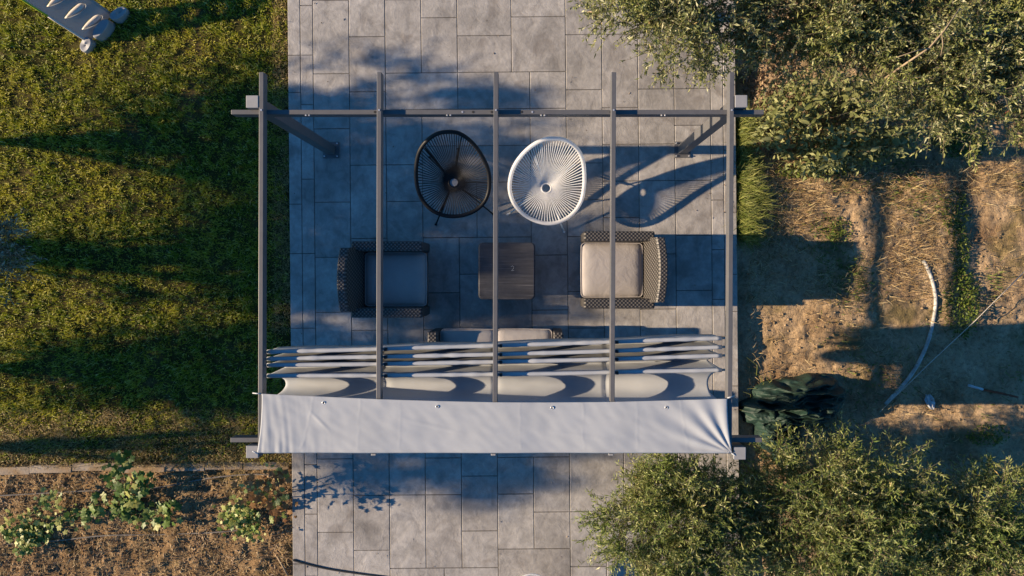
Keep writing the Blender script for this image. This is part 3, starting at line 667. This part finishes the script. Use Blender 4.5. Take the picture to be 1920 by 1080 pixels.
V, Q = leaf_quads(cc * np.array([1, 1, 0]) + np.stack([RNG.normal(0, .09, N), RNG.normal(0, .07, N), .02 + cc[:, 2] * RNG.uniform(.1, .95, N)], 1), RNG.normal(size=(N, 3)) + np.array([0, 0, .3]), RNG.uniform(.05, .10, N), RNG.uniform(.02, .035, N))
tag(np_mesh('small_leaves', V, Q, 'shrub', shr), kind='stuff')

# ------------------------------------------------------------------ grass, weeds, litter
def scatter(n, x0, x1, y0, y1, f=None):
    p = np.stack([RNG.uniform(x0, x1, n), RNG.uniform(y0, y1, n)], 1)
    if f is not None: p = p[f(p[:, 0], p[:, 1])]
    return p
def zs(fn, p): return np.array([fn(x, y) for x, y in p])
def lump(x, y, s, o): return np.array([noise.noise(Vector((a * s + o, b_ * s, o))) for a, b_ in zip(x, y)])
p = scatter(190000, -6.7, PX0 - .02, KY + .02, 3.6); p = p[p[:, 0] < PX0 - .0096 * p[:, 1] - .01]
lp = lump(p[:, 0], p[:, 1], 3.0, 4.0); edge = np.clip((p[:, 1] - KY - .03) / .55 + .7 * lump(p[:, 0], p[:, 1], 4.0, 40.0), 0, 1) * np.clip((PX0 - p[:, 0]) / .18 + .8 * lump(p[:, 0], p[:, 1], 5.0, 50.0), 0, 1)
lp = .5 * lp + .9 * lump(p[:, 0], p[:, 1], 11.0, 14.0)
keep = RNG.uniform(0, 1, len(p)) < np.clip(.62 + .9 * lp, .18, 1) * (.10 + .90 * edge); p = p[keep]; lp = lp[keep]
n = len(p); V, Q = blades(p, zs(lawn_z, p) - .004, RNG.uniform(.026, .062, n) * np.clip(1 + .9 * lp, .4, 1.9), RNG.uniform(.004, .009, n), RNG.uniform(.2, 1.25, n))
tag(np_mesh('grass', V, Q, 'grass'), 'short green lawn grass left of the patio', 'grass', kind='stuff')
p = np.concatenate([scatter(24000, -6.7, PX0 - .02, KY - .03, KY + .62), scatter(11000, PX0 - .20, PX0 - .0, KY, 3.6)]); p = p[p[:, 0] < PX0 - .0096 * p[:, 1] - .004]
p = p[(RNG.uniform(0, 1, len(p)) < np.clip(.5 + lump(p[:, 0], p[:, 1], 3.5, 9.0), .08, 1))]; n = len(p)
V, Q = blades(p, zs(lawn_z, p), RNG.uniform(.03, .07, n), RNG.uniform(.003, .006, n), RNG.uniform(.6, 1.5, n))
tag(np_mesh('dry_grass', V, Q, 'edge_grass'), 'dry straw coloured grass along the lawn edges', 'grass', kind='stuff')
# tall grass tuft strip beside the patio
p = scatter(9000, 2.31, 2.74, .35, 1.82); wd_ = .20 + .12 * lump(p[:, 1], p[:, 1] * 0, 3.1, 7.0) + .05 * np.sin(p[:, 1] * 2.2)
p = p[(p[:, 0] - 2.31 < wd_ * RNG.uniform(.3, 1.2, len(p))) & (RNG.uniform(0, 1, len(p)) < np.clip(.65 + 1.2 * lump(p[:, 0], p[:, 1], 5.0, 3.0), .1, 1))]; n = len(p)
V, Q = blades(p, zs(soil_z, p), RNG.uniform(.10, .30, n), RNG.uniform(.004, .008, n), RNG.uniform(.3, 1.5, n), RNG.normal(-.25, 1.1, n))
tag(np_mesh('tall_grass', V, Q, 'tall_grass'), 'tall bright grass strip growing along the right patio edge', 'grass', kind='stuff')
p = scatter(5200, 2.4, 6.3, -2.4, 1.5); p = p[RNG.uniform(0, 1, len(p)) < np.clip(.35 + 1.2 * lump(p[:, 0], p[:, 1], 2.2, 31.0), .03, 1)]; n = len(p)
q = scatter(3800, -6.4, PX0 - .03, -3.6, KY - .07); bz = np.concatenate([zs(soil_z, p), zs(bed_z, q)]); p = np.concatenate([p, q]); n = len(p)
OCT = np.array([(1, 0, 0), (0, 1, 0), (-1, 0, 0), (0, -1, 0), (0, 0, .8), (0, 0, -.6), (.6, .6, .45), (-.6, .6, .45), (-.6, -.6, .45), (.6, -.6, .45)], float)
FAC = np.array([(4, 6, 7), (4, 7, 8), (4, 8, 9), (4, 9, 6), (0, 1, 6), (1, 2, 7), (2, 3, 8), (3, 0, 9), (6, 1, 7), (7, 2, 8), (8, 3, 9), (9, 0, 6)])
rr = .004 + .016 * RNG.uniform(0, 1, n) ** 3; V = OCT[None] * rr[:, None, None] * RNG.uniform(.65, 1.3, (n, 10, 3)) + np.concatenate([p, bz[:, None]], 1)[:, None]
Q = (np.arange(n)[:, None, None] * 10 + FAC[None]).reshape(-1, 3); tag(np_mesh('soil_clods', V.reshape(-1, 3), Q, 'soil', None, False), 'small clods and pebbles on the bare soil', 'clods', kind='stuff')
# straw and dry weeds over the right-hand soil
p = scatter(34000, 2.45, 6.3, -2.2, 1.6); f = lump(p[:, 0], p[:, 1], 1.5, 2.0)
dens = np.clip(.45 + .9 * f, .04, 1) * np.where(p[:, 1] > -.35, 1, .22) * np.where((p[:, 0] < 4.9) | (p[:, 1] > .9), 1, .25); p = p[RNG.uniform(0, 1, len(p)) < dens]; n = len(p)
V, Q = blades(p, zs(soil_z, p) + .004, RNG.uniform(.04, .14, n), RNG.uniform(.003, .006, n), RNG.uniform(.9, 1.6, n))
tag(np_mesh('straw', V, Q, 'straw'), 'scattered dry straw over the bare soil', 'straw', kind='stuff')
p = scatter(24000, 2.5, 6.3, -2.3, 1.9); f = lump(p[:, 0], p[:, 1], 1.25, 12.0)
p = p[RNG.uniform(0, 1, len(p)) < np.clip(.05 + 1.5 * f, 0, 1) * np.where(p[:, 1] > -.4, 1, .35)]; n = len(p)
V, Q = blades(p, zs(soil_z, p), RNG.uniform(.03, .09, n), RNG.uniform(.005, .010, n), RNG.uniform(.5, 1.4, n))
tag(np_mesh('low_weeds', V, Q, 'weed'), 'low green weeds creeping over the soil', 'weeds', kind='stuff')
def flat_leaves(name, label, p, zf, L, w, mat):
    n = len(p); b3 = np.concatenate([p, (zs(zf, p) + .008)[:, None]], 1); d = RNG.normal(size=(n, 3)) * np.array([1, 1, .25])
    V, Q = leaf_quads(b3, d, RNG.uniform(*L, n), RNG.uniform(*w, n), 0.0); tag(np_mesh(name, V, Q, mat), label, 'leaf litter', kind='stuff')
p = scatter(2600, 2.42, 3.05, 1.3, 2.9); flat_leaves('leaf_litter', 'brown fallen leaves under the olive trees', p, soil_z, (.03, .07), (.012, .025), 'litter')
p = scatter(11000, -6.4, PX0 - .03, -3.6, KY - .07); p = p[RNG.uniform(0, 1, len(p)) < np.clip(.5 + .9 * lump(p[:, 0], p[:, 1], 3, 6.0), .08, 1)]
flat_leaves('bed_mulch', 'dry leaves and chips covering the planting bed', p, bed_z, (.02, .06), (.006, .018), 'litter')
p = scatter(3800, -6.4, PX0 - .03, -3.6, KY - .07); n = len(p); V, Q = blades(p, zs(bed_z, p) + .006, RNG.uniform(.04, .12, n), RNG.uniform(.002, .004, n), RNG.uniform(1.1, 1.6, n))
tag(np_mesh('bed_straw', V, Q, 'straw'), 'thin dry stalks strewn on the planting bed', 'straw', kind='stuff')
p = scatter(900, -2.7, 2.28, -3.4, 3.2); p = p[RNG.uniform(0, 1, len(p)) < .10 + .55 * np.exp(-(p[:, 0] + 2.74) / .12) + .5 * np.exp(-(2.3 - p[:, 0]) / .2)]; flat_leaves('patio_debris', 'tiny dry leaves strewn on the patio', p, lambda x, y: -.004, (.015, .035), (.005, .012), 'litter')

def weed(label, px, py, rad, n, L, hmax, mat='weed'):
    c = P(px, py, -.1); root = thing('weed_plant', label, 'weed', (c.x, c.y, soil_z(c.x, c.y)), 0, 'leafy weeds on the soil')
    a = RNG.uniform(0, 2 * np.pi, n); r_ = np.sqrt(RNG.uniform(0, 1, n)); h = RNG.uniform(.01, hmax, n) * (1.1 - r_ * .7)
    q = np.stack([rad[0] * r_ * np.cos(a), rad[1] * r_ * np.sin(a), h], 1) + RNG.normal(0, .012, (n, 3)) * np.array([1, 1, .3]); q[:, 2] = np.maximum(q[:, 2], .005)
    V, Q = leaf_quads(q, RNG.normal(size=(n, 3)) + np.array([0, 0, .25]), L * RNG.uniform(.6, 1.3, n), L * .42, .2); np_mesh('foliage', V, Q, mat, root)
    b = MB()
    for k in range(14):
        t = q[int(n * k / 14)]; b.tube([(0, 0, -.01), (t[0] * .5, t[1] * .5, t[2] * .7), tuple(t)], [.004, .003, .0015], 4)
    b.build('stems', 'weed', root)
weed('leafy green weed growing beside the pale hose bend', 1800, 570, (.20, .40), 900, .04, .16)
weed('narrow weed strip along the rafter shadow right of the bare soil', 1800, 470, (.10, .35), 420, .035, .10)
weed('green weed patch under the right olive tree', 1800, 262, (.32, .22), 900, .045, .14)
weed('small weed between the rafter shadow and the hose top', 1790, 400, (.16, .26), 380, .04, .10)
weed('green weed tuft at the foot of the shrub', 1520, 322, (.42, .07), 500, .04, .12)
weed('scrubby weed tuft below the bare soil patch', 1850, 815, (.25, .12), 260, .04, .10)
weed('weed tuft left of the leafy hose weed', 1560, 430, (.25, .16), 240, .035, .06)

# ------------------------------------------------------------------ loose things on the right-hand soil
def on_soil(pts, r, up=0.0):
    out = []
    for px, py in pts:
        c = P(px, py, -.09); out.append(Vector((c.x, c.y, soil_z(c.x, c.y) + r + up)))
    return out
def smooth_path(pts, k=6):
    o = []; n = len(pts)
    for i in range(n - 1):
        a, b, c, d = pts[max(i - 1, 0)], pts[i], pts[i + 1], pts[min(i + 2, n - 1)]
        for q in range(k): f = q / k; o.append(.5 * ((2 * b) + (c - a) * f + (2 * a - 5 * b + 4 * c - d) * f * f + (3 * b - a - 3 * c + d) * f ** 3))
    return o + [pts[-1]]
hp = smooth_path(on_soil([(1733, 488), (1746, 520), (1755, 562), (1750, 610), (1735, 655), (1708, 705), (1660, 758)], .02), 6)
b = MB(); b.tube(hp, .021, 9); tag(b.build('hose', 'hose', None, True), 'thick pale hose lying in a curve on the soil', 'hose')
sp = [P(1650, 772, -.07), P(1740, 684, -.02), P(1830, 600, .02), P(1990, 440, .10)]
b = MB(); b.tube(sp, .0045, 6); tag(b.build('string_line', 'string', None, True), 'pale string stretched from the net heap to the right', 'string')
b = MB(); b.tube(on_soil([(1845, 731), (1880, 738), (1960, 757)], .012), .012, 8); st = tag(b.build('red_stick', 'red_stick', None, True), 'thin red stick with a pale end on shaded soil', 'stick')
b = MB(); b.tube(on_soil([(1818, 723), (1846, 731)], .013), .015, 8); b.build('pale_end', 'white_plastic', st, True)
b = MB(); b.tube([P(1868, 222, .0), P(1895, 208, .1), P(1960, 185, .32)], [.014, .018, .024], 8); tag(b.build('fallen_branch', 'red_stick', None, True), 'reddish bare branch at the right edge under olive leaves', 'branch')
c = on_soil([(1745, 754)], .0)[0]; b = MB(); b.grid(lambda u, v: (c.x + (u - .5) * .11 * math.sin(.5 + 2.4 * v) * (1 + .5 * noise.noise(Vector((u * 3, v * 4, 2)))) + .05 * (v - .5), c.y + (v - .5) * -.17, c.z + .03 + .03 * noise.noise(Vector((u * 4, v * 4, 9)))), 12, 12)
sc = tag(b.build('plastic_scrap', 'white_plastic', None, True), 'crumpled white plastic scrap on the shaded soil', 'scrap'); md = sc.modifiers.new('t', 'SOLIDIFY'); md.thickness = .003
# heap of shade netting: two crumpled bundles of cloth
def net(label, cx, cy, ax, ay, rot, hgt, seed, kf):
    c = P(cx, cy, .0); z0 = soil_z(c.x, c.y)
    def fn(u, v):
        a = 2 * math.pi * u; rr = v; o = 1 + .26 * noise.noise(Vector((math.cos(a) * 1.6, math.sin(a) * 1.6, seed))) + .07 * noise.noise(Vector((math.cos(a) * 5, math.sin(a) * 5, seed)))
        x, y = ax * rr * o * math.cos(a), ay * rr * o * math.sin(a); wx = x + .05 * noise.noise(Vector((x * 6, y * 6, seed + 3)))
        wy = y + .05 * noise.noise(Vector((x * 6, y * 6, seed + 9)))
        ridge = 1 - abs(noise.noise(Vector((wx * kf * .45 + wy * 1.2, wy * kf * 1.5, seed)))) * 2.2; r2 = 1 - abs(noise.noise(Vector((wx * kf * .8 - wy * 3, wy * kf * 3.2 + wx * 2, seed + 5)))) * 2
        h = hgt * (max(0, 1 - rr ** 2.2)) ** .55 * (.45 + .42 * ridge + .20 * r2) + .005 * noise.noise(Vector((x * 40, y * 40, seed))); ca, sa = math.cos(rot), math.sin(rot)
        return (x * ca - y * sa, x * sa + y * ca, max(h, -.02) - (.03 if v > .98 else 0))
    b = MB(); b.grid(fn, 170, 70, True); o = b.build('shade_net', 'net', None, True); o.location = (c.x, c.y, z0 + .005); tag(o, label, 'net', 'heap of green shade netting')
net('dark crumpled shade net heap next to the patio edge', 1495, 757, .62, .30, R(8), .38, 1.0, 7.0)
net('lighter green shade net bundle by the canopy corner', 1462, 818, .24, .38, R(28), .42, 6.0, 7.0)
# dry wisps between patio and net
b = MB()
for k in range(16):
    a = P(1432 + random.uniform(-30, 10), 730 + random.uniform(-40, 60), -.09); h = random.uniform(.5, 2.6); L = random.uniform(.12, .28)
    b.tube([a, a + Vector((math.cos(h) * L * .5, math.sin(h) * L * .5, .10)), a + Vector((math.cos(h + .4) * L, math.sin(h + .4) * L, .09))], [.004, .003, .0015], 4)
tag(b.build('dry_tuft', 'tall_grass', None), 'wispy pale stalks beside the patio above the net', 'dry plant')

# ------------------------------------------------------------------ planting bed on the left
def vine(label, base, paths, leaves, keys, sz, group='vines in the planting bed'):
    c = P(*base, -.08); root = thing('vine_plant', label, 'plant', (c.x, c.y, bed_z(c.x, c.y)), 0, group); O = Vector(root.location); b = MB(); pls = []
    for pth in paths:
        pts = smooth_path([P(px, py, z) - O for px, py, z in pth], 5); b.tube(pts, [.007 - .005 * i / len(pts) for i in range(len(pts))], 5); pls.append(pts)
    b.build('stems', 'weed', root, True)
    for k in range(leaves):
        pts = pls[k % len(pls)]; p = pts[min(len(pts) - 1, int(random.random() ** .8 * len(pts)))] + Vector((random.gauss(0, .06), random.gauss(0, .06), random.uniform(-.03, .05)))
        p.z = max(p.z, .02); put_leaf(root, random.choice(keys), p, random.uniform(0, 6.28), R(random.uniform(-30, 20)), R(random.uniform(-30, 30)), random.uniform(*sz))
vine('big leaved dark green vine climbing over the kerb', (240, 960), [[(240, 960, -.05), (228, 920, .1), (216, 885, .16), (238, 860, .2)], [(240, 960, -.05), (262, 930, .08), (268, 895, .12)], [(240, 960, -.05), (290, 965, .02), (320, 955, .06)], [(240, 960, -.05), (190, 955, .05), (160, 965, .06)]], 250, ['vd', 'vd', 'vd', 'vl'], (.04, .10))
vine('pale green vine in the left corner of the planting bed', (70, 1000), [[(70, 1000, -.05), (50, 975, .05), (85, 940, .1), (100, 920, .12)], [(70, 1000, -.05), (40, 1000, .04), (10, 990, .06)], [(70, 1000, -.05), (40, 1025, .04)], [(70, 1000, -.05), (105, 975, .06), (140, 968, .05)]], 270, ['vl', 'vl', 'vd'], (.03, .075))
vine('green vine with rusty leaves near the patio corner', (470, 975), [[(470, 975, -.05), (455, 960, .15), (430, 955, .2)], [(470, 975, -.05), (475, 1000, .08)], [(470, 975, -.05), (440, 985, .1), (420, 965, .1)]], 190, ['vl', 'vl', 'vd'], (.03, .07))
vine('rusty brown vine top beside the patio corner', (500, 935), [[(500, 935, -.05), (490, 920, .25), (475, 912, .38)], [(500, 935, -.05), (515, 940, .25), (520, 955, .36)], [(500, 935, -.05), (505, 905, .2), (520, 890, .3)]], 150, ['vr', 'vr', 'vl'], (.035, .08))
def on_bed(pts, r):
    o = []
    for px, py in pts:
        c = P(px, py, -.08); o.append(Vector((c.x, c.y, bed_z(c.x, c.y) + r)))
    return o
for lab, pts in (('dusty irrigation pipe nearer the kerb', [(-60, 930), (0, 928), (70, 925), (170, 920), (270, 916), (330, 908), (400, 895), (480, 889), (535, 895)]), ('dusty irrigation pipe farther from the kerb', [(-60, 1022), (20, 1020), (110, 1012), (200, 1003), (300, 1003), (400, 998), (450, 995)])):
    b = MB(); b.tube(smooth_path(on_bed(pts, .012), 6), .0085, 7); tag(b.build('drip_pipe', 'drip', None, True), lab, 'pipe', 'drip pipes in the planting bed')
b = MB(); b.tube(on_bed([(520, 1042), (542, 1076)], .016), [.010, .014], 7); tag(b.build('wood_stick', 'dead_wood', None, True), 'short grey wooden stick lying by the lower patio edge', 'stick')
b = MB(); b.tube(smooth_path([P(px, py, .011) for px, py in ((548, 1050), (575, 1058), (615, 1067), (660, 1074), (720, 1082), (790, 1092))], 6), .010, 7)  # dark tube laid on the patio in place of a curved cast shadow
tag(b.build('shadow_curve', 'dark_feet', None, True), 'dark tube standing in for a curved shadow on the patio at the bottom edge', 'hose')
b = MB(); c = P(998, 1105, .4); b.tube([c + Vector((.19 * math.cos(t), .16 * math.sin(t), 0)) for t in np.linspace(0, 2 * math.pi, 37)[:-1]], .011, 8, True)
pot = thing('round_stool', 'white rimmed round stool just entering at the bottom edge', 'stool', (c.x, c.y, 0))
for o_ in (b,):
    o_.v = [(x - c.x, y - c.y, z) for x, y, z in o_.v]; o_.build('rim', 'cord_white', pot, True)
b = MB(); b.grid(lambda u, v: ((.185 - .0) * v * math.cos(2 * math.pi * u), .155 * v * math.sin(2 * math.pi * u), .39), 36, 3, True); b.build('seat', 'concrete', pot)
for k in range(3):
    t = R((200, 270, 340)[k]); b = MB(); b.tube([(.17 * math.cos(t), .14 * math.sin(t), .39), (.2 * math.cos(t), .17 * math.sin(t), .001)], .009, 6); b.build('leg', 'cord_white', pot)

# ------------------------------------------------------------------ plastic play ladder at the top left
lc = P(192, 56, 0); lad = thing('play_ladder', 'grey plastic play ladder with slotted steps and lime edge', 'play equipment', (lc.x, lc.y, -.035))
RT = R(56); wd = Vector((.62, .785, 0)).normalized(); ld = Vector((-.785 * math.cos(RT), .62 * math.cos(RT), math.sin(RT))).normalized(); nd = wd.cross(ld).normalized()
wd *= 1.0
def L3(s, t, h=0.0): return wd * t + ld * s + nd * h
def plate(outline, holes, th, name, mat, parent, bev=.0):
    cu = bpy.data.curves.new(name, 'CURVE'); cu.dimensions = '2D'; cu.fill_mode = 'BOTH'; cu.extrude = th / 2; cu.bevel_depth = bev
    for lp in [outline] + holes:
        s_ = cu.splines.new('POLY'); s_.points.add(len(lp) - 1); s_.use_cyclic_u = True
        for q, (a, b_) in zip(s_.points, lp): q.co = (a, b_, 0, 1)
    tmp = bpy.data.objects.new('tmp', cu); COL.objects.link(tmp); bpy.context.view_layer.update()
    me = bpy.data.meshes.new_from_object(tmp.evaluated_get(bpy.context.evaluated_depsgraph_get())); bpy.data.objects.remove(tmp)
    me.materials.clear(); me.materials.append(M[mat]); o = link(name, me, parent); return o
holes = []; HW = .20
for k in range(5):
    s0 = .15 + k * .19; lp = []
    for i in range(24):
        a = 2 * math.pi * i / 24; t = .135 * math.cos(a); e = .044 * (1 + .35 * math.cos(a)) * math.sin(a); lp.append((t, s0 + e - .22 * t))
    holes.append(lp)
pan = plate([(-HW, .05), (HW, .05), (HW, 1.02), (-HW, 1.02)], holes, .018, 'ladder_panel', 'slide_panel', lad, .004)
pan.matrix_local = Matrix(((wd.x, ld.x, nd.x, 0), (wd.y, ld.y, nd.y, 0), (wd.z, ld.z, nd.z, 0), (0, 0, 0, 1)))
for k in range(5):
    s0 = .15 + k * .19; b = MB(); b.tube([L3(s0 - .022 - .22 * t, t, -.045) for t in np.linspace(-.13, .132, 9)], [.010, .018, .026, .031, .034, .036, .036, .034, .024], 10); b.build('step', 'slide_rung', lad, True)
for sgn, mt, a0, a1 in ((-1, 'slide_rung', .05, .50), (-1, 'slide_lime', .50, 1.03), (1, 'slide_panel', .05, 1.03)):
    b = MB(); b.tube([L3(q, sgn * (HW + .004), .004) for q in np.linspace(a0, a1, 6)], .013, 8); b.build('side_rail', mt, lad, True)
def foot(t0, t1, out, wdt, h0, h1):
    b = MB(); NN = 24; prof = ((1.0, 0), (1.0, .55), (.97, .9), (.88, 1.0), (.02, 1.0))
    def fn(u, v):
        a = 2 * math.pi * u; tm, tw = (t0 + t1) / 2, (t1 - t0) / 2; r_, hh = prof[int(round(v * 4))]; ca = math.copysign(abs(math.cos(a)) ** .8, math.cos(a)); sa = math.sin(a)
        q = wd * (tm + tw * r_ * ca) + Vector((.785, -.62, 0)) * (out + wdt * r_ * sa); return (q.x, q.y, hh * (h0 + (h1 - h0) * (ca * .5 + .5)))
    b.grid(fn, NN, 5, True); o = b.build('foot', 'slide_foot', lad); 
foot(-.33, -.15, -.02, .06, .06, .10); foot(-.12, .14, .035, .055, .13, .13); foot(.16, .36, .06, .06, .13, .06)
